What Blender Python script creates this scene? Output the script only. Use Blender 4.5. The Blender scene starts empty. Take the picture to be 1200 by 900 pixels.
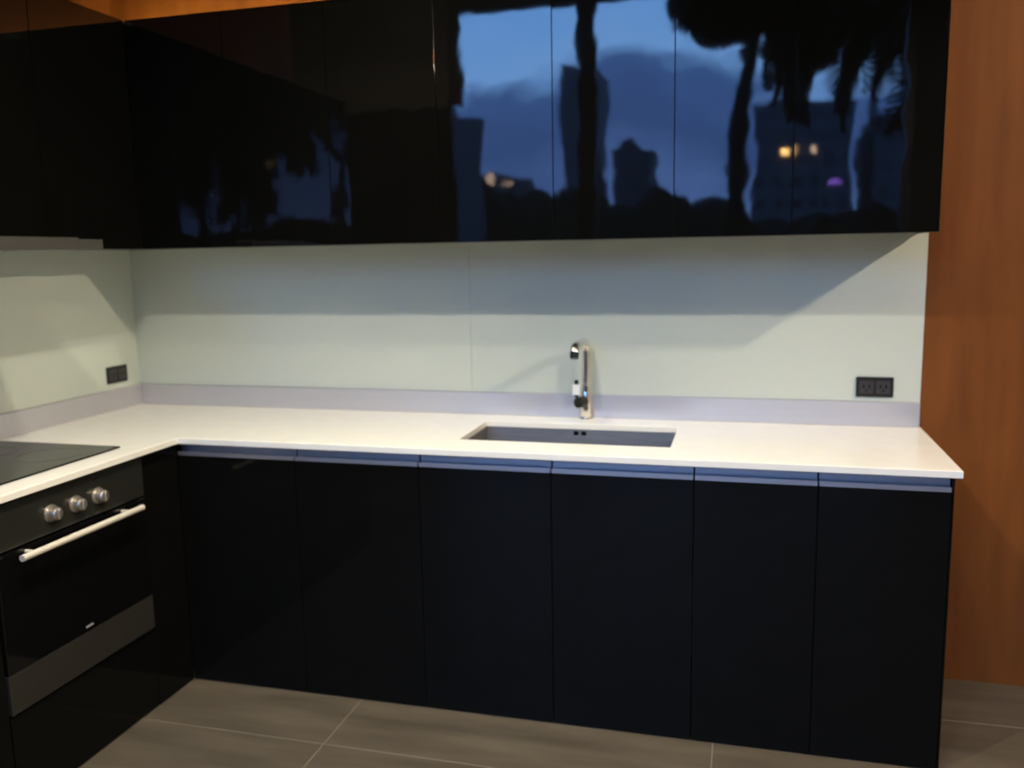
import bpy, bmesh, math, random
from mathutils import Vector, Matrix, noise
random.seed(7)
sc = bpy.context.scene
C = sc.collection

# ------------------------------------------------------------------ camera
cam_d = bpy.data.cameras.new('camera')
cam = bpy.data.objects.new('camera', cam_d); C.objects.link(cam)
R = Vector((0.965897767, 0.258305929, -0.017875976))
U = Vector((-0.020946280, 0.146765513, 0.988949512))
F = Vector((-0.258075099, 0.954849690, -0.147171030))
M = Matrix.Identity(4)
for i in range(3):
    M[i][0] = R[i]; M[i][1] = U[i]; M[i][2] = -F[i]
M.translation = Vector((2.523463, -3.183705, 1.508360))
cam.matrix_world = M
cam_d.sensor_fit = 'HORIZONTAL'; cam_d.sensor_width = 36.0; cam_d.lens = 30.67484
cam_d.clip_start = 0.05; cam_d.clip_end = 500
cam_d.dof.use_dof = True; cam_d.dof.focus_distance = 1.9; cam_d.dof.aperture_fstop = 2.3
sc.camera = cam

# ------------------------------------------------------------------ colour management
vs = sc.view_settings
vs.view_transform = 'Standard'; vs.look = 'None'; vs.gamma = 1.0; vs.use_curve_mapping = False
vs.exposure = 0.0

# ------------------------------------------------------------------ dusk sky
SKY = 1.7
world = bpy.data.worlds.new('dusk_sky'); sc.world = world; world.use_nodes = True
nt = world.node_tree; nt.nodes.clear()
def N(t, **kw):
    n = nt.nodes.new(t)
    for k, v in kw.items(): setattr(n, k, v)
    return n
L = nt.links.new
tc = N('ShaderNodeTexCoord'); sep = N('ShaderNodeSeparateXYZ'); L(tc.outputs['Generated'], sep.inputs[0])
mp = N('ShaderNodeMapping'); mp.inputs['Scale'].default_value = (1.0, 1.0, 1.7); mp.inputs['Location'].default_value = (0.35, 0.1, 0.2)
L(tc.outputs['Generated'], mp.inputs['Vector'])
nz = N('ShaderNodeTexNoise'); nz.inputs['Scale'].default_value = 4.2; nz.inputs['Detail'].default_value = 5; nz.inputs['Roughness'].default_value = 0.5
L(mp.outputs[0], nz.inputs['Vector'])
ma = N('ShaderNodeMath', operation='MULTIPLY_ADD'); ma.inputs[1].default_value = 0.26; ma.inputs[2].default_value = -0.125
L(nz.outputs['Fac'], ma.inputs[0])
ad = N('ShaderNodeMath', operation='ADD'); L(sep.outputs['Z'], ad.inputs[0]); L(ma.outputs[0], ad.inputs[1])
rp = N('ShaderNodeValToRGB'); L(ad.outputs[0], rp.inputs[0])
el = rp.color_ramp.elements
el[0].position = 0.0; el[0].color = (0.62, 1.20, 2.9, 1)
el[1].position = 0.07; el[1].color = (0.50, 1.02, 2.6, 1)
for p, c in ((0.12, (0.28, 0.62, 1.8, 1)), (0.165, (0.33, 0.78, 2.2, 1)), (0.195, (1.3, 2.9, 6.0, 1)), (0.30, (0.95, 2.5, 5.9, 1)), (0.55, (0.7, 1.8, 4.4, 1)), (1.0, (0.45, 1.2, 3.2, 1))):
    e = el.new(p); e.color = c
bg = N('ShaderNodeBackground'); bg.inputs['Strength'].default_value = SKY
L(rp.outputs[0], bg.inputs['Color'])
wo = N('ShaderNodeOutputWorld'); L(bg.outputs[0], wo.inputs['Surface'])

# ------------------------------------------------------------------ room lamps (warm ceiling downlights, some added as fill)
def downlight(name, loc, power, size=0.09, col=(1.0, 0.86, 0.64)):
    d = bpy.data.lights.new(name, 'AREA'); d.shape = 'DISK'; d.size = size; d.energy = power; d.color = col
    o = bpy.data.objects.new(name, d); C.objects.link(o); o.location = loc
    return o
LAMPS = [((1.60, -2.06, 2.90), 48, (1.0, 0.91, 0.75), .09), ((2.45, -2.06, 2.90), 16, (1.0, 0.92, 0.80), .09),
         ((1.50, -1.05, 2.90), 23, (1.0, 0.93, 0.74), .09), ((3.60, -3.30, 3.77), 36, (1.0, 0.84, 0.60), .60), ((1.40, -3.30, 3.77), 22, (1.0, 0.84, 0.58), .60)]  # all added: first brightens the countertop, wide pair is room fill
for loc, pw, lc, sz in LAMPS: downlight('downlight_lamp', loc, pw, sz, lc)
PEND = (4.90, -1.48, 2.84)                      # bare bulb pendant to the right of the kitchen
pd = bpy.data.lights.new('pendant_bulb', 'POINT'); pd.energy = 200; pd.color = (1.0, 0.87, 0.66); pd.shadow_soft_size = 0.05
po = bpy.data.objects.new('pendant_bulb', pd); C.objects.link(po); po.location = PEND
FILL_GLOW = 42.0  # strength of the added glow strip above the wall cabinets

# ------------------------------------------------------------------ materials
def mat(name, col, rough=0.5, metal=0.0, ior=1.45, spec=0.5, coat=0.0, var=0.0, vscale=8.0, vstretch=(1, 1, 1), col2=None, bump=0.0, bscale=40.0, bdist=0.001, emit=None):
    m = bpy.data.materials.new(name); m.use_nodes = True
    t = m.node_tree; b = t.nodes['Principled BSDF']
    b.inputs['Roughness'].default_value = rough; b.inputs['Metallic'].default_value = metal
    b.inputs['IOR'].default_value = ior; b.inputs['Specular IOR Level'].default_value = spec
    b.inputs['Coat Weight'].default_value = coat
    c4 = (*col, 1); b.inputs['Base Color'].default_value = c4
    tcn = t.nodes.new('ShaderNodeTexCoord')
    mpn = t.nodes.new('ShaderNodeMapping'); mpn.inputs['Scale'].default_value = vstretch
    t.links.new(tcn.outputs['Object'], mpn.inputs[0])
    n = t.nodes.new('ShaderNodeTexNoise'); n.inputs['Scale'].default_value = vscale; n.inputs['Detail'].default_value = 5
    t.links.new(mpn.outputs[0], n.inputs['Vector'])
    if col2 is None: col2 = tuple(min(1, c * (1 - var)) for c in col)
    r = t.nodes.new('ShaderNodeValToRGB'); r.color_ramp.elements[0].position = 0.3; r.color_ramp.elements[1].position = 0.7
    r.color_ramp.elements[0].color = (*col2, 1); r.color_ramp.elements[1].color = c4
    t.links.new(n.outputs['Fac'], r.inputs[0]); t.links.new(r.outputs[0], b.inputs['Base Color'])
    if bump > 0:
        n2 = t.nodes.new('ShaderNodeTexNoise'); n2.inputs['Scale'].default_value = bscale; n2.inputs['Detail'].default_value = 1.5
        t.links.new(tcn.outputs['Object'], n2.inputs['Vector'])
        bp = t.nodes.new('ShaderNodeBump'); bp.inputs['Strength'].default_value = bump; bp.inputs['Distance'].default_value = bdist
        t.links.new(n2.outputs['Fac'], bp.inputs['Height']); t.links.new(bp.outputs[0], b.inputs['Normal'])
    if emit:
        b.inputs['Emission Color'].default_value = (*emit[0], 1); b.inputs['Emission Strength'].default_value = emit[1]
    return m
m_gloss = mat('black_gloss_lacquer', (0.0035, 0.0035, 0.003), 0.025, ior=1.62, var=0.2, bump=1.0, bscale=6.0, bdist=0.0006)
m_gloss_low = mat('black_gloss_lacquer_base', (0.005, 0.005, 0.0045), 0.06, ior=1.45, spec=0.12, var=0.2, bump=1.0, bscale=6.0, bdist=0.0006)
m_carcass = mat('black_carcass_board', (0.008, 0.008, 0.008), 0.6, var=0.2)
m_wood = mat('walnut_wood_panel', (0.215, 0.070, 0.0125), 0.55, spec=0.25, var=0.4, vscale=3.2, vstretch=(4, 4, 0.55), col2=(0.145, 0.046, 0.008), bump=0.05, bscale=60)
m_wall = mat('painted_plaster', (0.62, 0.58, 0.52), 0.9, var=0.05, bump=0.1, bscale=90)
m_splash = mat('back_painted_glass', (0.60, 0.65, 0.57), 0.12, ior=1.45, spec=0.45, var=0.02, vscale=2.0)
m_rail = mat('satin_aluminium', (0.60, 0.59, 0.61), 0.42, metal=0.55, var=0.05, vscale=30, vstretch=(0.1, 1, 6))
m_pull = mat('anodised_aluminium', (0.53, 0.51, 0.54), 0.35, metal=0.8, var=0.06, vscale=30, vstretch=(0.1, 1, 6))
m_quartz = mat('cream_quartz', (0.90, 0.87, 0.79), 0.22, var=0.04, vscale=14)
m_steel = mat('brushed_steel', (0.40, 0.385, 0.375), 0.5, metal=1.0, var=0.18, vscale=20, vstretch=(0.4, 8, 8))
m_dark = mat('dark_hole', (0.003, 0.003, 0.003), 0.9, spec=0.0)
m_chrome = mat('chrome', (0.80, 0.76, 0.70), 0.16, metal=1.0, var=0.03)
m_darkchrome = mat('dark_chrome', (0.03, 0.035, 0.03), 0.2, metal=0.6)
m_knob = mat('satin_nickel', (0.72, 0.66, 0.58), 0.3, metal=0.9, var=0.05)
m_bar = mat('brushed_handle_steel', (0.90, 0.84, 0.70), 0.45, metal=0.35, var=0.08, vscale=40)
m_ovenpanel = mat('charcoal_glass_panel', (0.020, 0.020, 0.017), 0.25, var=0.1)
m_ovenglass = mat('black_oven_glass', (0.004, 0.004, 0.004), 0.06, var=0.1)
m_ovensteel = mat('grey_steel_band', (0.045, 0.042, 0.034), 0.5, metal=0.5, var=0.15, vscale=20, vstretch=(1, 0.3, 10))
m_hob = mat('ceramic_glass_hob', (0.011, 0.011, 0.0095), 0.16, ior=1.36, var=0.2, vscale=30)
m_hobring = mat('hob_ring_print', (0.019, 0.019, 0.017), 0.13)
m_hood = mat('grey_hood_metal', (0.072, 0.068, 0.06), 0.4, metal=0.3, var=0.08, vscale=20, vstretch=(1, .2, 8))
m_black = mat('black_plastic', (0.022, 0.02, 0.02), 0.25, var=0.1)
m_blackins = mat('charcoal_plastic', (0.045, 0.042, 0.042), 0.3, var=0.1)
m_white = mat('white_plastic', (0.85, 0.86, 0.88), 0.35, var=0.03)
m_tile = mat('grey_stone_tile', (0.125, 0.103, 0.073), 0.42, var=0.42, vscale=3.0, vstretch=(0.8, 4.5, 1), bump=0.08, bscale=70)
m_grout = mat('pale_grout', (0.21, 0.178, 0.13), 0.9, var=0.1)
m_darkpaint = mat('charcoal_paint', (0.03, 0.032, 0.033), 0.8, var=0.1)
m_frame = mat('dark_window_frame', (0.012, 0.012, 0.013), 0.4, var=0.1)
m_trunk = mat('palm_bark', (0.009, 0.008, 0.007), 0.95, spec=0.05, var=0.4, vscale=20, vstretch=(1, 1, 4), bump=0.5, bscale=30, bdist=0.01)
m_leaf = mat('palm_leaf', (0.004, 0.006, 0.003), 0.7, spec=0.05, var=0.4)
m_hedge = mat('hedge_leaf', (0.008, 0.012, 0.010), 0.9, spec=0.05, var=0.5, vscale=3)
m_ground = mat('garden_ground', (0.03, 0.035, 0.03), 0.95, var=0.4, vscale=1.0)
m_tower = mat('tower_facade', (0.055, 0.065, 0.08), 0.8, var=0.15, vscale=0.5)
m_tower2 = mat('dark_tower_facade', (0.030, 0.035, 0.045), 0.8, var=0.15, vscale=0.5)
m_winoff = mat('dark_tower_window', (0.02, 0.025, 0.035), 0.2, var=0.2)
m_teal = mat('teal_garden_wall', (0.04, 0.06, 0.075), 0.85, var=0.15, vscale=2)
m_lit = mat('lit_window', (0.8, 0.5, 0.2), 0.5, emit=((1.0, 0.55, 0.16), 30.0))
m_lit2 = mat('lit_window_pale', (0.8, 0.6, 0.4), 0.5, emit=((1.0, 0.62, 0.35), 9.0))
m_sign = mat('violet_sign', (0.4, 0.2, 0.8), 0.5, emit=((0.5, 0.22, 1.0), 6.0))
m_fillglow = mat('wall_fill_glow', (1, 0.8, 0.5), 0.5, emit=((1.0, 0.76, 0.28), FILL_GLOW))  # glow of the added strip that brightens the wood
m_lampface = mat('lamp_diffuser', (0.9, 0.85, 0.75), 0.5, emit=((1.0, 0.8, 0.5), 4.0))
m_glass = bpy.data.materials.new('window_glass'); m_glass.use_nodes = True
t = m_glass.node_tree; t.nodes.clear()
o_ = t.nodes.new('ShaderNodeOutputMaterial'); mx = t.nodes.new('ShaderNodeMixShader'); tr = t.nodes.new('ShaderNodeBsdfTransparent'); gl = t.nodes.new('ShaderNodeBsdfGlossy'); fr = t.nodes.new('ShaderNodeFresnel')
gl.inputs['Roughness'].default_value = 0.0; fr.inputs['IOR'].default_value = 1.3
t.links.new(fr.outputs[0], mx.inputs[0]); t.links.new(tr.outputs[0], mx.inputs[1]); t.links.new(gl.outputs[0], mx.inputs[2]); t.links.new(mx.outputs[0], o_.inputs[0])

# ------------------------------------------------------------------ mesh helpers (world coordinates in, stored relative to the parent)
def box(bm, x0, x1, y0, y1, z0, z1, bev=0.0, seg=1):
    r = bmesh.ops.create_cube(bm, size=1.0)
    vsx = r['verts']
    for v in vsx:
        v.co = Vector(((x0 + x1) / 2 + v.co.x * (x1 - x0), (y0 + y1) / 2 + v.co.y * (y1 - y0), (z0 + z1) / 2 + v.co.z * (z1 - z0)))
    if bev > 0:
        es = list({e for v in vsx for e in v.link_edges})
        bmesh.ops.bevel(bm, geom=es, offset=bev, segments=seg, affect='EDGES', profile=0.5)
def cyl(bm, a, b, r0, r1=None, seg=24, bev=0.0):
    a = Vector(a); b = Vector(b); r1 = r0 if r1 is None else r1
    q = (b - a).to_track_quat('Z', 'Y').to_matrix().to_4x4(); q.translation = (a + b) / 2
    r = bmesh.ops.create_cone(bm, cap_ends=True, cap_tris=False, segments=seg, radius1=r0, radius2=r1, depth=(b - a).length, matrix=q)
    if bev > 0:
        es = list({e for v in r['verts'] for e in v.link_edges if len(e.link_faces) == 2 and any(len(f.verts) > 4 for f in e.link_faces)})
        bmesh.ops.bevel(bm, geom=es, offset=bev, segments=2, affect='EDGES', profile=0.5)
def tube(bm, pts, rad, seg=16, caps=True):
    pts = [Vector(p) for p in pts]; rings = []
    rad = rad if isinstance(rad, (list, tuple)) else [rad] * len(pts)
    for i, p in enumerate(pts):
        d = (pts[min(i + 1, len(pts) - 1)] - pts[max(i - 1, 0)]).normalized()
        ref = Vector((1, 0, 0)) if abs(d.x) < 0.9 else Vector((0, 1, 0))
        u = d.cross(ref).normalized(); w = d.cross(u)
        rings.append([bm.verts.new(p + rad[i] * (math.cos(k * 2 * math.pi / seg) * u + math.sin(k * 2 * math.pi / seg) * w)) for k in range(seg)])
    for a, b in zip(rings, rings[1:]):
        for k in range(seg): bm.faces.new((a[k], a[(k + 1) % seg], b[(k + 1) % seg], b[k]))
    if caps: bm.faces.new(rings[0]); bm.faces.new(list(reversed(rings[-1])))
def wpos(o):
    p = Vector((0, 0, 0))
    while o: p = p + o.location; o = o.parent
    return p
def obj(name, bm, m, parent=None, loc=None, smooth=False, ref=None):
    """link a bmesh as ONE object; geometry is given in world coordinates, the origin goes to loc"""
    base = Vector(loc) if loc is not None else (wpos(parent) if parent else Vector((0, 0, 0)))
    for v in bm.verts: v.co -= base
    bmesh.ops.recalc_face_normals(bm, faces=bm.faces[:])
    me = bpy.data.meshes.new(name); bm.to_mesh(me); bm.free()
    me.materials.append(m)
    if smooth:
        for p in me.polygons: p.use_smooth = True
        me.set_sharp_from_angle(angle=math.radians(40))
    o = bpy.data.objects.new(name, me); C.objects.link(o)
    if parent: o.parent = parent; o.location = base - wpos(parent)
    else: o.location = base
    return o
def bobj(name, dims, m, parent=None, bev=0.0, loc=None):
    bm = bmesh.new(); box(bm, *dims, bev); return obj(name, bm, m, parent, loc)
def tag(o, label, cat, group=None):
    o['label'] = label; o['category'] = cat
    if group: o['group'] = group
    return o
def thing(name, label, cat, loc, group=None):
    o = bpy.data.objects.new(name, None); C.objects.link(o); o.location = loc; o.empty_display_size = 0.1
    return tag(o, label, cat, group)
def struct(o): o['kind'] = 'structure'; return o

# ------------------------------------------------------------------ the setting
CW = 7.0          # right wall
YW = -5.30        # window wall
ZC = 3.80         # living ceiling
XL = -4.2         # the living room reaches further left than the kitchen
YE = -2.17        # end of the left run
SOF = -2.15; ZS = 2.92
struct(bobj('wall_back', (-0.12, CW + .12, 0.0, 0.12, -0.05, ZC + .1), m_wood))
struct(bobj('wall_left', (-0.12, 0.0, YE, 0.0, -0.05, ZC + .1), m_wood))
struct(bobj('wall_far_left', (XL - .12, XL, YW - .14, YE + .12, -0.05, ZC + .1), m_wall))
struct(bobj('wall_side', (XL, -0.12, YE, YE + .12, -0.05, ZC + .1), m_wood))
struct(bobj('wall_right', (CW, CW + 0.12, YW - 0.14, 0.0, -0.05, ZC + .1), m_wall))
struct(bobj('ceiling', (XL, CW, YW, 0.0, ZC, ZC + 0.1), m_wall))
bm = bmesh.new(); box(bm, 0.0, CW, SOF, 0.0, ZS, ZS + 0.06); box(bm, 0.0, CW, SOF - 0.02, SOF, ZS - 0.01, ZC)
struct(obj('ceiling_soffit', bm, m_wood))
bm = bmesh.new()
ZH = 2.85
WX0, WX1, WZ = -0.13, 3.78, 3.70
box(bm, WX0, WX1, YW - 0.14, YW, WZ, ZC); box(bm, WX0, 0.005, YW - .015, YW, ZH, WZ)
struct(obj('wall_front', bm, m_wood))
struct(bobj('wall_front_upper', (XL, WX0, YW - 0.14, YW, ZH, ZC), m_wall))
struct(bobj('wall_front_right', (WX1, CW, YW - 0.14, YW, 0, ZC), m_darkpaint))
dr1 = struct(bobj('door_1', (XL, WX0, YW - 0.12, YW - 0.08, 0, ZH), m_frame))
for k in range(3): bobj('panel', (XL + 0.01 + k * 1.353, XL + 1.353 + k * 1.353, YW - 0.08, YW - 0.04, 0.01, ZH - .01), m_frame, dr1)
win = struct(bobj('window_1', (WX0, WX1, YW - 0.12, YW - 0.02, WZ - 0.06, WZ), m_frame))
for d in ((WX0, WX0 + .03, YW - .12, YW - .02, 0, WZ - .06), (WX1 - .06, WX1, YW - .12, YW - .02, 0, WZ - .06)): bobj('jamb', d, m_frame, win)
bobj('mullion', (1.055, 1.215, YW - .12, YW - .02, 0.05, WZ - .06), m_frame, win)
bobj('threshold', (WX0 + .03, WX1 - .06, YW - .12, YW - .02, 0, 0.05), m_frame, win)
bobj('pane', (WX0 + .03, 1.055, YW - .074, YW - .066, 0.05, WZ - .06), m_glass, win)
bobj('pane', (1.215, WX1 - .06, YW - .074, YW - .066, 0.05, WZ - .06), m_glass, win)
# floor: grout bed with every tile on it
fl = struct(bobj('floor', (XL - 0.12, CW + .12, YW - 0.14, 0.12, -0.12, -0.0015), m_grout))
TX, TY, G = 1.18, 0.59, 0.004
xs0 = 1.27 - 5 * TX; ys0 = -0.889 + 2 * TY
for i in range(11):
    for j in range(10):
        x0 = max(xs0 + i * TX + G / 2, XL + .001); x1 = min(xs0 + (i + 1) * TX - G / 2, CW - .001)
        y1 = min(ys0 - j * TY - G / 2, -0.001); y0 = max(ys0 - (j + 1) * TY + G / 2, YW + .001)
        if x1 < 0.01 and y0 > YE - .01: continue
        if x1 - x0 < .03 or y1 - y0 < .03: continue
        bobj('tile', (x0, x1, y0, y1, -0.006, 0.0), m_tile, fl, bev=0.001)

# ------------------------------------------------------------------ base cabinets, back run
YF = -0.6076
ZD0, ZD1 = 0.004, 0.834
def base_unit(x0, x1, doors, label, name='base_cabinet', group=None):
    t = thing(name, label, 'cabinet', ((x0 + x1) / 2, -0.3, 0))
    bm = bmesh.new()
    cx0, cx1 = x0 + .0015, x1 - .0015
    box(bm, cx0, cx0 + .016, -0.582, -0.004, 0.08, 0.876); box(bm, cx1 - .016, cx1, -0.582, -0.004, 0.08, 0.876)
    box(bm, cx0 + .016, cx1 - .016, -0.582, -0.004, 0.08, 0.096); box(bm, cx0 + .016, cx1 - .016, -0.012, -0.004, 0.096, 0.876)
    obj('carcass', bm, m_carcass, t)
    bobj('plinth', (cx0, cx1, YF + .026, YF + .042, 0.0, 0.079), m_gloss_low, t, bev=.0008)
    for a, b in doors:
        d = bobj('door', (a + .001, b - .001, YF, YF + .019, ZD0, ZD1), m_gloss_low, t, bev=0.001, loc=((a + b) / 2, YF + .01, (ZD0 + ZD1) / 2))
        bm = bmesh.new()                                     # J-shaped edge pull along the top of the door
        g = 0.0028
        box(bm, a + g, b - g, YF + .020, YF + .023, ZD1 - .03, 0.8775)       # upright web, recessed
        box(bm, a + g, b - g, YF, YF + .020, ZD1 + .0005, ZD1 + .0035)       # shelf over the door edge
        box(bm, a + g, b - g, YF - .001, YF + .003, ZD1 + .0005, ZD1 + .014) # front lip
        p = obj('edge_pull', bm, m_pull, d)
        p['label'] = 'anodised aluminium edge pull along the top of the door'
    return t
base_unit(0.612, 1.064, [(0.611, 1.064)], 'black gloss base cabinet tucked into the inner corner beside the oven', 'corner_base_cabinet')
base_unit(1.064, 1.508, [(1.064, 1.508)], 'single door black gloss base cabinet between corner cabinet and sink cabinet')
base_unit(1.508, 2.382, [(1.508, 1.947), (1.947, 2.382)], 'double door black gloss base cabinet directly below the sink', 'sink_base_cabinet')
e = base_unit(2.382, 3.084, [(2.382, 2.733), (2.733, 3.084)], 'double door black gloss base cabinet at the free right end by the wood wall')
bobj('end_panel', (3.0845, 3.0895, YF, -0.004, 0.0, 0.876), m_gloss_low, e, bev=.0008)

# ------------------------------------------------------------------ left run: filler, oven housing, further cabinets
XF = 0.6095
t = thing('filler_cabinet', 'narrow black filler cabinet between oven and inner corner', 'cabinet', (0.3, -0.7, 0))
bobj('carcass', (0.02, XF - .022, -0.795, -0.004, 0.08, 0.876), m_carcass, t)
bobj('front_panel', (XF - .02, XF, -0.797, -0.6085, 0.002, 0.8765), m_gloss_low, t, bev=.001)
t = thing('oven_housing_cabinet', 'black gloss cabinet housing with plain drawer front under the built in oven', 'cabinet', (0.3, -1.1, 0))
bm = bmesh.new()
box(bm, 0.02, XF - .022, -0.8165, -0.8005, 0.08, 0.87); box(bm, 0.02, XF - .022, -1.3995, -1.3835, 0.08, 0.87); box(bm, 0.02, XF - .022, -1.3835, -0.8165, 0.08, 0.262)
obj('carcass', bm, m_carcass, t)
bobj('drawer_front', (XF - .02, XF, -1.399, -0.800, 0.004, 0.277), m_gloss_low, t, bev=.001)
bobj('plinth', (XF - .042, XF - .026, -1.399, -0.800, 0.0, 0.079), m_gloss_low, t, bev=.0008)
def left_unit(y0, y1, doors, label):
    t = thing('base_cabinet', label, 'cabinet', (0.3, (y0 + y1) / 2, 0))
    bobj('carcass', (0.02, XF - .022, y0 + .002, y1 - .002, 0.08, 0.876), m_carcass, t)
    bobj('plinth', (XF - .042, XF - .026, y0 + .002, y1 - .002, 0.0, 0.079), m_gloss_low, t, bev=.0008)
    for a, b in doors: bobj('door', (XF - .02, XF, a + .002, b - .002, ZD0, 0.874), m_gloss_low, t, bev=.001)
left_unit(-2.165, -1.402, [(-2.165, -1.784), (-1.784, -1.402)], 'double door black gloss base cabinet left of the oven, mostly out of frame')
# ------------------------------------------------------------------ oven
ov = thing('oven', 'built in black glass oven with three knobs and long bar handle', 'oven', (0.3, -1.1, 0.28))
bobj('body', (0.05, XF - .012, -1.380, -0.820, 0.282, 0.862), m_carcass, ov)
OY0, OY1 = -1.398, -0.801
bobj('control_panel', (XF - .010, XF + .006, OY0, OY1, 0.742, 0.870), m_ovenpanel, ov, bev=.0015)
for y in (-1.198, -1.102, -1.009):
    bm = bmesh.new()
    cyl(bm, (XF + .006, y, 0.800), (XF + .010, y, 0.800), 0.026, 0.025, 28)
    cyl(bm, (XF + .010, y, 0.800), (XF + .034, y, 0.800), 0.0205, 0.0175, 28, bev=.003)
    box(bm, XF + .034, XF + .039, y - .0035, y + .0035, 0.785, 0.815, .001)
    obj('knob', bm, m_knob, ov, loc=(XF + .02, y, 0.8), smooth=True)
dr = bobj('door', (XF - .010, XF + .008, OY0, OY1, 0.401, 0.736), m_ovenglass, ov, bev=.0015, loc=(XF, -1.1, 0.401))
bm = bmesh.new()
tube(bm, [(XF + .045, -1.352, 0.722), (XF + .045, -0.862, 0.722)], 0.0095, 20)
for y in (-1.30, -0.914): cyl(bm, (XF + .008, y, 0.722), (XF + .045, y, 0.722), 0.006, seg=14)
h = obj('handle', bm, m_bar, dr, smooth=True); h['label'] = 'brushed steel bar handle'
bobj('lower_trim', (XF - .010, XF + .0075, OY0, OY1, 0.285, 0.399), m_ovensteel, ov, bev=.0015)['label'] = 'dark grey brushed steel band below the glass'
bobj('badge', (XF + .008, XF + .009, -1.108, -1.078, 0.414, 0.420), m_rail, dr)

# ------------------------------------------------------------------ countertop (L shaped, sink cut out, one slab)
def slab(xs, ys, keep, z0, z1):
    bm = bmesh.new(); V = {}
    def v(i, j, z):
        k = (i, j, z)
        if k not in V: V[k] = bm.verts.new((xs[i], ys[j], z))
        return V[k]
    K = {(i, j) for i in range(len(xs) - 1) for j in range(len(ys) - 1) if keep((xs[i] + xs[i + 1]) / 2, (ys[j] + ys[j + 1]) / 2)}
    for i, j in K:
        bm.faces.new((v(i, j, z1), v(i + 1, j, z1), v(i + 1, j + 1, z1), v(i, j + 1, z1)))
        bm.faces.new((v(i, j, z0), v(i, j + 1, z0), v(i + 1, j + 1, z0), v(i + 1, j, z0)))
        for (di, dj, a, b) in ((-1, 0, (i, j), (i, j + 1)), (1, 0, (i + 1, j + 1), (i + 1, j)), (0, -1, (i + 1, j), (i, j)), (0, 1, (i, j + 1), (i + 1, j + 1))):
            if (i + di, j + dj) not in K: bm.faces.new((v(*a, z0), v(*b, z0), v(*b, z1), v(*a, z1)))
    return bm
SX0, SX1, SY0, SY1 = 1.603, 2.300, -0.470, -0.145
bm = slab([0.002, 0.6299, SX0, SX1, 3.1052], [YE, -0.6276, SY0, SY1, -0.002],
          lambda x, y: (y > -0.6276 or x < 0.63) and not (SX0 < x < SX1 and SY0 < y < SY1), 0.8785, 0.900)
ct = obj('countertop', bm, m_quartz, None, loc=(1.5, -0.3, 0.9))
md = ct.modifiers.new('edge', 'BEVEL'); md.width = 0.0025; md.segments = 2; md.limit_method = 'ANGLE'
tag(ct, 'white quartz L-shaped countertop with sink cutout', 'countertop')

# sink
sk = thing('sink', 'rectangular undermount stainless steel sink bowl in the white countertop', 'sink', (1.95, -0.31, 0.70))
bm = bmesh.new(); w = 0.004; zb = 0.70; zt = 0.877
a0, a1, b0, b1 = SX0 - .002, SX1 + .002, SY0 - .002, SY1 + .002
box(bm, a0, a1, b0, b1, zb, zb + w)
box(bm, a0 - w, a0, b0 - w, b1 + w, zb, zt); box(bm, a1, a1 + w, b0 - w, b1 + w, zb, zt)
box(bm, a0, a1, b0 - w, b0, zb, zt); box(bm, a0, a1, b1, b1 + w, zb, zt)
obj('bowl', bm, m_steel, sk)
bm = bmesh.new(); cyl(bm, (1.95, -0.31, zb + w), (1.95, -0.31, zb + w + .004), 0.045, seg=28); obj('drain', bm, m_chrome, sk, smooth=True)
bm = bmesh.new()
for x in (1.938, 1.966): box(bm, x - .009, x + .009, b1 - .0015, b1, 0.858, 0.872)
obj('overflow_slots', bm, m_dark, sk)['label'] = 'pair of black overflow slots in the back wall'

# faucet
fx, fy = 1.957, -0.045
fa = thing('faucet', 'tall chrome mixer tap with forward spout behind the sink', 'faucet', (fx, fy, 0.9))
bm = bmesh.new(); cyl(bm, (fx, fy, 0.9), (fx, fy, 0.908), 0.0245, 0.0235, 28, bev=.002); obj('base_flange', bm, m_chrome, fa, smooth=True)
bm = bmesh.new(); cyl(bm, (fx, fy, 0.908), (fx, fy, 1.005), 0.0205, 0.0195, 28, bev=.002); cyl(bm, (fx, fy, 1.005), (fx, fy, 1.025), 0.0185, 0.0175, 28); obj('body', bm, m_chrome, fa, smooth=True)
bm = bmesh.new()
pts = [(fx, fy, 1.02), (fx, fy, 1.10), (fx, fy, 1.155)]
for k in range(1, 9):
    a = k / 8 * math.pi / 2; pts.append((fx, fy - 0.035 * (1 - math.cos(a)), 1.155 + 0.035 * math.sin(a)))
pts += [(fx - .002, fy - .10, 1.190), (fx - .005, fy - .16, 1.187)]
for k in range(1, 7):
    a = k / 6 * math.pi * .42; pts.append((fx - .005, fy - .16 - 0.03 * math.sin(a), 1.187 - 0.03 * (1 - math.cos(a))))
tube(bm, pts, 0.0155, 20); obj('spout', bm, m_chrome, fa, smooth=True)
e_ = Vector(pts[-1]); d_ = (Vector(pts[-1]) - Vector(pts[-2])).normalized()
bm = bmesh.new(); cyl(bm, e_ - d_ * .004, e_ + d_ * .018, 0.0165, 0.015, 20); obj('aerator', bm, m_darkchrome, fa, smooth=True)['label'] = 'dark aerator tip of the spout'
bm = bmesh.new(); cyl(bm, (fx - .004, fy - .014, 0.968), (fx - .022, fy - .052, 0.968), 0.0205, 0.0195, 28, bev=.003); cp = obj('cartridge_cap', bm, m_darkchrome, fa, smooth=True); cp['label'] = 'round dark cartridge cap on the side'
bm = bmesh.new(); box(bm, fx - .036, fx - .022, fy - .038, fy - .026, 0.985, 1.050, .002); lv = obj('lever', bm, m_darkchrome, fa)
bm = bmesh.new(); box(bm, fx - .042, fx - .016, fy - .043, fy - .0375, 0.995, 1.034, .001); obj('paper_tag', bm, m_white, fa)['label'] = 'small white tag on the lever'

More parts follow.
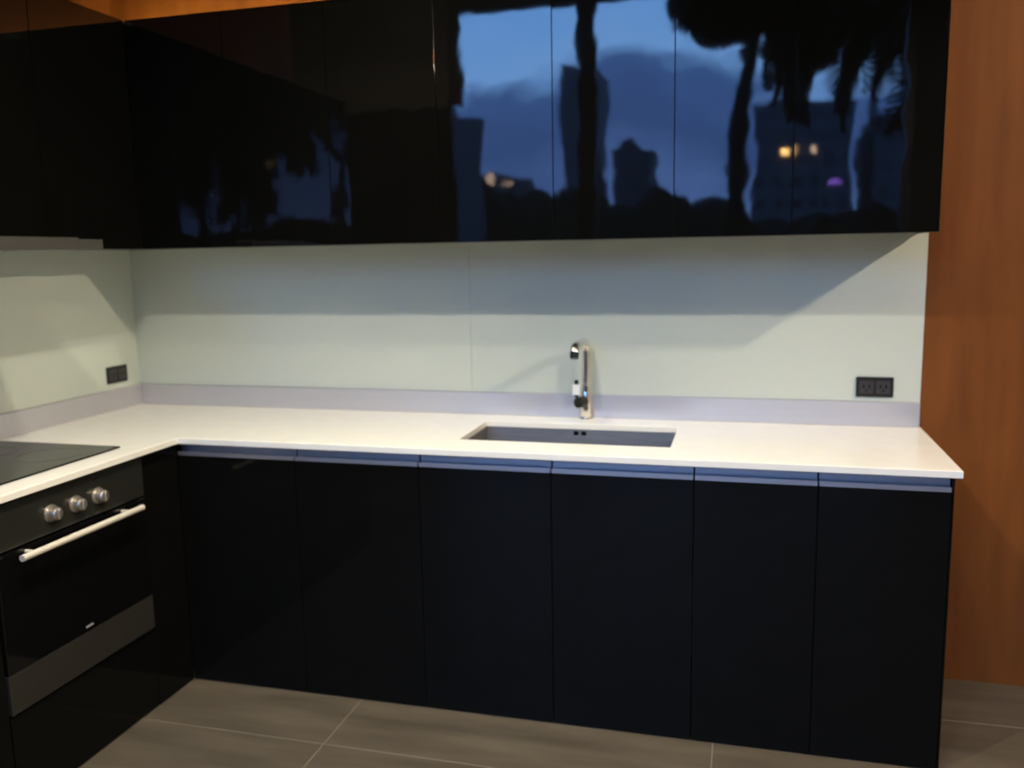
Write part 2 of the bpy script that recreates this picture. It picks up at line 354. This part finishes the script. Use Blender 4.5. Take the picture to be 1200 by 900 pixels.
# cooktop
ck = thing('cooktop', 'flat black ceramic glass cooktop set in countertop above the oven', 'cooktop', (0.3, -1.1, 0.9))
bobj('glass_plate', (0.048, 0.541, -1.402, -0.803, 0.9002, 0.906), m_hob, ck, bev=.0015)
for x, y, r in ((0.18, -0.96, .075), (0.40, -0.96, .095), (0.18, -1.25, .095), (0.40, -1.25, .075)):
    bm = bmesh.new(); n = 40
    ra = [[bm.verts.new((x + q * math.cos(k * 2 * math.pi / n), y + q * math.sin(k * 2 * math.pi / n), 0.9063)) for k in range(n)] for q in (r, r - .003)]
    for k in range(n): bm.faces.new((ra[0][k], ra[0][(k + 1) % n], ra[1][(k + 1) % n], ra[1][k]))
    obj('cooking_zone', bm, m_hobring, ck)

# ------------------------------------------------------------------ splash panels, rails, outlets
t_ = 0.006; ZU = 0.986; ZP = 1.600
sp = bobj('glass_splashback', (0.0005, 1.5045, -t_, -0.0005, ZU - .03, ZP), m_splash, bev=.0004, loc=(0.75, -0.003, ZU)); tag(sp, 'pale green glass splash panel on the back wall, left of the seam', 'panel')
sp = bobj('glass_splashback', (1.5054, 3.0985, -t_, -0.0005, ZU - .03, ZP), m_splash, bev=.0004, loc=(2.3, -0.003, ZU)); tag(sp, 'pale green glass splash panel behind the faucet, right of the seam', 'panel')
sp = bobj('glass_splashback', (0.0005, t_, YE, -0.0065, ZU - .03, ZP), m_splash, bev=.0008, loc=(0.003, -1.2, ZU)); tag(sp, 'pale green glass splash panel on the left wall above the cooktop', 'panel')
r1 = bobj('splash_rail', (0.018, 3.098, -0.018, -t_ - .0002, 0.9005, ZU), m_rail, bev=.0015, loc=(1.5, -0.01, 0.9)); tag(r1, 'long satin aluminium upstand rail along the back wall above the countertop', 'rail')
r2 = bobj('splash_rail', (t_ + .0002, 0.018, YE, -0.0065, 0.9005, ZU), m_rail, bev=.0015, loc=(0.01, -1.2, 0.9)); tag(r2, 'satin aluminium upstand rail along the left wall behind the cooktop', 'rail')
def outlet(c, ax, label):
    t = thing('power_outlet', label, 'outlet', c)
    def B(name, u0, u1, w0, w1, d0, d1, m, par, bev=0.0):
        if ax == 'y': return bobj(name, (c[0] + u0, c[0] + u1, -t_ - d1, -t_ - d0, c[2] + w0, c[2] + w1), m, par, bev)
        return bobj(name, (t_ + d0, t_ + d1, c[1] + u0, c[1] + u1, c[2] + w0, c[2] + w1), m, par, bev)
    B('plate', -.060, .060, -.0345, .0345, 0, .008, m_black, t, .002)
    for s in (-.027, .027):
        k = B('socket', s - .022, s + .022, -.022, .022, .008, .0095, m_blackins, t, .0006)
        for q in (-.009, .009): B('slot', s + q - .0025, s + q + .0025, -.004, .009, .0095, .0098, m_dark, k)
        B('slot', s - .0035, s + .0035, -.015, -.009, .0095, .0098, m_dark, k)
outlet((0.006, -0.150, 1.046), 'x', 'black double power outlet on left wall near the corner')
outlet((2.952, -0.006, 1.036), 'y', 'black double power outlet on back wall right of the faucet')

# ------------------------------------------------------------------ wall cabinets
ZB, ZT = 1.551, 2.366
YU = -0.35; XU = 0.3313
def wall_unit(x0, x1, doors, label, name='wall_cabinet'):
    t = thing(name, label, 'cabinet', ((x0 + x1) / 2, -0.17, ZB))
    bobj('carcass', (x0 + .0002, x1 - .0002, YU + .0195, -0.0065, ZB + .004, ZT - .001), m_carcass, t)
    for a, b in doors:
        bobj('door', (a + .0015, b - .0015, YU, YU + .019, ZB, ZT), m_gloss, t, bev=.0003, loc=((a + b) / 2, YU + .01, (ZB + ZT) / 2))
    return t
wall_unit(0.008, 0.725, [(XU + .002, 0.725)], 'black gloss wall cabinet in the inner corner of the back wall', 'corner_wall_cabinet')
wall_unit(0.725, 1.513, [(0.725, 1.118), (1.118, 1.513)], 'double door black gloss wall cabinet just right of the corner one')
wall_unit(1.513, 2.295, [(1.513, 1.908), (1.908, 2.295)], 'double door black gloss wall cabinet above the sink, mirroring bright sky')
q = wall_unit(2.295, 3.061, [(2.295, 2.650), (2.650, 3.061)], 'double door black gloss wall cabinet at the right end above the wall outlet')
bobj('end_panel', (3.0602, 3.064, YU, -0.0065, ZB, ZT), m_gloss, q, bev=.0006)
def wall_unit_left(y0, y1, doors, label, z0=ZB):
    t = thing('wall_cabinet', label, 'cabinet', (0.16, (y0 + y1) / 2, z0))
    bobj('carcass', (0.0065, XU - .021, y0 + .0002, y1 - .0002, z0 + .004, ZT - .001), m_carcass, t)
    for a, b in doors: bobj('door', (XU - .019, XU, a + .0015, b - .0015, z0, ZT), m_gloss, t, bev=.0008, loc=(XU - .01, (a + b) / 2, (z0 + ZT) / 2))
wall_unit_left(-0.800, -0.352, [(-0.800, -0.352)], 'single door black gloss wall cabinet on left wall next to the corner')
wall_unit_left(-1.400, -0.800, [(-1.400, -0.800)], 'black gloss wall cabinet on left wall directly above the range hood', ZB + .038)
wall_unit_left(-2.165, -1.400, [(-1.782, -1.400), (-2.165, -1.782)], 'double door black gloss wall cabinet left of the hood, mostly out of frame')
# slim hood
hd = thing('range_hood', 'slim grey pull-out range hood under left wall cabinets', 'hood', (0.27, -1.1, 1.545))
bobj('body', (0.008, 0.45, -1.397, -0.803, 1.550, 1.586), m_hood, hd, bev=.001)
bobj('front_visor', (0.451, 0.530, -1.398, -0.790, 1.545, 1.578), m_hood, hd, bev=.0015)
bobj('grease_filter', (0.06, 0.44, -1.37, -0.83, 1.547, 1.550), m_steel, hd)
# unseen glow strip added to brighten the wood above the wall cabinets
t = thing('wall_fill_strip', 'hidden glow strip added on top of the back wall cabinets to brighten the wood', 'light', (1.6, -0.20, ZT))
bobj('profile', (0.10, 3.0, -0.206, -0.200, ZT, ZT + .026), m_carcass, t)  # added blocker, keeps the glow off the room side
bobj('glow_face', (0.10, 3.0, -0.1995, -0.196, ZT, ZT + .022), m_fillglow, t)  # glowing face of the added strip, turned to the wall
# downlight cans, deep to keep the lamp faces out of the door reflections
WHERE = ('above the counter left of the sink', 'above the counter in front of the sink', 'closest to the wall cabinets, added to brighten the countertop', 'XR', 'XL')
for (loc, pw, lc, sz), wh in zip(LAMPS, WHERE):
    zc = ZS if loc[1] > SOF else ZC
    cd = .05 if sz < .2 else .22
    t = thing('ceiling_downlight', {'XR': 'wide drum fill lamp added in the living room ceiling, right of two', 'XL': 'wide drum fill lamp added in the living room ceiling, left of two'}.get(wh, 'round can shaped ceiling downlight ' + wh), 'light', (loc[0], loc[1], zc - cd), 'round can downlights')
    bm = bmesh.new(); n = 32; ring = []
    for q, z in ((sz / 2 + .021, zc - .0005), (sz / 2 + .021, zc - cd), (sz / 2 + .015, zc - cd), (sz / 2 + .015, zc - .0005)):
        ring.append([bm.verts.new((loc[0] + q * math.cos(k * 2 * math.pi / n), loc[1] + q * math.sin(k * 2 * math.pi / n), z)) for k in range(n)])
    for a, b in zip(ring, ring[1:] + ring[:1]):
        for k in range(n): bm.faces.new((a[k], a[(k + 1) % n], b[(k + 1) % n], b[k]))
    obj('can', bm, m_dark, t, smooth=True)

t = thing('pendant_lamp', 'bare bulb pendant on a short black cord beyond the right end of the cabinets', 'lamp', (PEND[0], PEND[1], ZS - .001))
bm = bmesh.new(); cyl(bm, (PEND[0], PEND[1], ZS - .012), (PEND[0], PEND[1], ZS - .0005), .03, .035, 24); obj('ceiling_rose', bm, m_blackins, t, smooth=True)
bm = bmesh.new(); cyl(bm, (PEND[0], PEND[1], PEND[2] + .055), (PEND[0], PEND[1], ZS - .012), .012, .010, 16); obj('lamp_holder', bm, m_blackins, t, smooth=True)

# ------------------------------------------------------------------ outside, beyond the window (mirrored in the doors)
g = struct(bobj('ground', (-140, 140, -220, YW - 0.15, -0.35, -0.12), m_ground))
def palm(loc, h, lean, nf, fl_, seed, label, drop=0.75, tilt=(-.75, .12)):
    rnd = random.Random(seed)
    t = thing('palm_tree', label, 'tree', loc, None)
    bm = bmesh.new(); P = []; Rr = []
    for k in range(14):
        f = k / 13; P.append((loc[0] + lean[0] * f * f + .02 * math.sin(k * 1.3), loc[1] + lean[1] * f * f, loc[2] + h * f)); Rr.append(.125 - .04 * f + .012 * (k % 2))
    tube(bm, P, Rr, 14); obj('trunk', bm, m_trunk, t, smooth=True)
    top = Vector(P[-1])
    base_mesh = []
    for kind in range(2):
        bm = bmesh.new(); pts = []
        for k in range(13):
            f = k / 12; pts.append(Vector((fl_ * math.sin(f * 1.25) / 1.0, 0, .35 * fl_ * math.sin(f * 2.2) - drop * fl_ * f ** 2.0 * (1 + .25 * kind))))
        tube(bm, pts, [.022 * (1 - k / 13) + .004 for k in range(13)], 6)
        for k in range(2, 13):
            for sd in (-1, 1):
                for half in (0, .25, .5, .75):
                    if k + half > 12: continue
                    p = pts[k].lerp(pts[min(k + 1, 12)], half); ll = .62 * math.sin(math.pi * min(1, (k + 1.5) / 14)) + .1
                    w_ = .06; dr_ = Vector((.35, sd * .75, -.55)).normalized() * ll
                    v1 = bm.verts.new(p + Vector((-w_, 0, 0))); v2 = bm.verts.new(p + Vector((w_, 0, 0))); v3 = bm.verts.new(p + dr_ * .6 + Vector((w_, 0, 0))); v4 = bm.verts.new(p + dr_)
                    v5 = bm.verts.new(p + dr_ * .6 + Vector((-w_, 0, 0)))
                    bm.faces.new((v1, v2, v3, v4, v5))
        me = bpy.data.meshes.new('frond'); bm.to_mesh(me); bm.free(); me.materials.append(m_leaf); base_mesh.append(me)
    for k in range(nf):
        o = bpy.data.objects.new('frond', base_mesh[k % 2]); C.objects.link(o); o.parent = t
        o.location = top - Vector(loc)
        o.rotation_euler = (rnd.uniform(-.2, .2), rnd.uniform(*tilt), k * 2.399 + rnd.uniform(-.2, .2))
        s_ = rnd.uniform(.85, 1.1); o.scale = (s_, s_, s_)
palm((2.30, -9.0, -0.12), 4.95, (.28, 0), 110, 0.95, 3, 'tall palm tree right outside the window with thin dark trunk', .4, (-.9, .5))
palm((7.1, -15.4, -0.12), 6.3, (-1.25, .1), 295, 3.3, 5, 'dense leaning palm tree outside, further right and behind the tall palm', .5, (-.6, .42))
palm((6.9, -9.0, -0.12), 4.3, (-.5, .1), 170, 2.0, 9, 'third palm tree outside, low fronds at the right edge of the window', .9, (-.8, .5))
palm((12.9, -8.4, -0.12), 4.4, (-.3, .1), 120, 2.2, 12, 'fourth palm tree outside, farthest right beyond the window', .9, (-.8, .5))
def hedge(name, pts, m, label):
    bm = bmesh.new()
    for x, y, r, h in pts:
        res = bmesh.ops.create_icosphere(bm, subdivisions=3, radius=1.0)
        for v in res['verts']:
            n_ = 1 + .22 * noise.noise(v.co * 2.6 + Vector((x, y, 0)))
            v.co = Vector((x + v.co.x * r * n_, y + v.co.y * r * n_, -0.12 + max(0, h * .5 * (1 + v.co.z * n_))))
    o = obj(name, bm, m, None); o['kind'] = 'stuff'; return tag(o, label, 'hedge')
rnd = random.Random(11)
hp = []
x = -16.0
while x < 18: hp.append((x, -17.5 + rnd.uniform(-.6, .6), rnd.uniform(.9, 1.5), (2.95 if x < 2.2 else 2.45) * rnd.uniform(.9, 1.06))); x += rnd.uniform(.8, 1.3)
hedge('hedge', hp, m_hedge, 'long dark clipped hedge across the garden outside')
tw = bobj('garden_wall', (-6.5, -2.47, -14.2, -13.9, -0.12, 4.15), m_teal, loc=(-4.5, -14, -0.12)); tag(tw, 'plain blue grey wall at the left of the garden outside', 'wall')
def building(x0, x1, y, h, d, m, label, nx, nz, lit=(), cap=True):
    t = thing('building', label, 'building', ((x0 + x1) / 2, y - d / 2, -0.12))
    bobj('body', (x0, x1, y - d, y, -0.12, h), m, t)
    if cap: bobj('roof_parapet', (x0 + .3, x0 + (x1 - x0) * .45, y - d + .3, y - .4, h, h + .6), m, t)
    bm = bmesh.new(); cw = (x1 - x0) / nx; ch = (h - 1) / nz
    for i in range(nx):
        for j in range(nz): box(bm, x0 + cw * (i + .25), x0 + cw * (i + .75), y, y + .05, 1 + ch * (j + .25), 1 + ch * (j + .7))
    w_ = obj('windows', bm, m_winoff, t); w_['kind'] = 'stuff'
    for (lx, lz, sx, sz, lm) in lit: bobj('lit_window', (lx - sx / 2, lx + sx / 2, y + .06, y + .12, lz - sz / 2, lz + sz / 2), lm, t)
building(-10.5, -7.9, -60, 14.3, 6, m_tower, 'slim pale tower far outside behind the mullion', 3, 9, cap=False)
building(-6.6, -4.1, -60, 8.6, 6, m_tower2, 'small dark block far outside with a stepped roof', 3, 5)
building(2.7, 7.5, -45, 8.9, 8, m_tower, 'broad dark block far outside with two warm lit windows', 6, 7,
         [(4.32, 6.25, .44, .38, m_lit), (5.5, 6.32, .40, .32, m_lit2), (3.79, 5.77, .3, .35, m_tower), (6.65, 4.77, .55, .16, m_sign)], cap=False)
building(8.6, 11.4, -45, 7.6, 8, m_tower, 'low dark block far outside at the right', 3, 5)
building(-20, -14.7, -62, 7.4, 8, m_tower2, 'low dark block far outside at the left with street glow', 5, 4, [(-16.1, 7.15, .42, .24, m_lit2), (-15.0, 6.9, .4, .12, m_lit2)], cap=False)
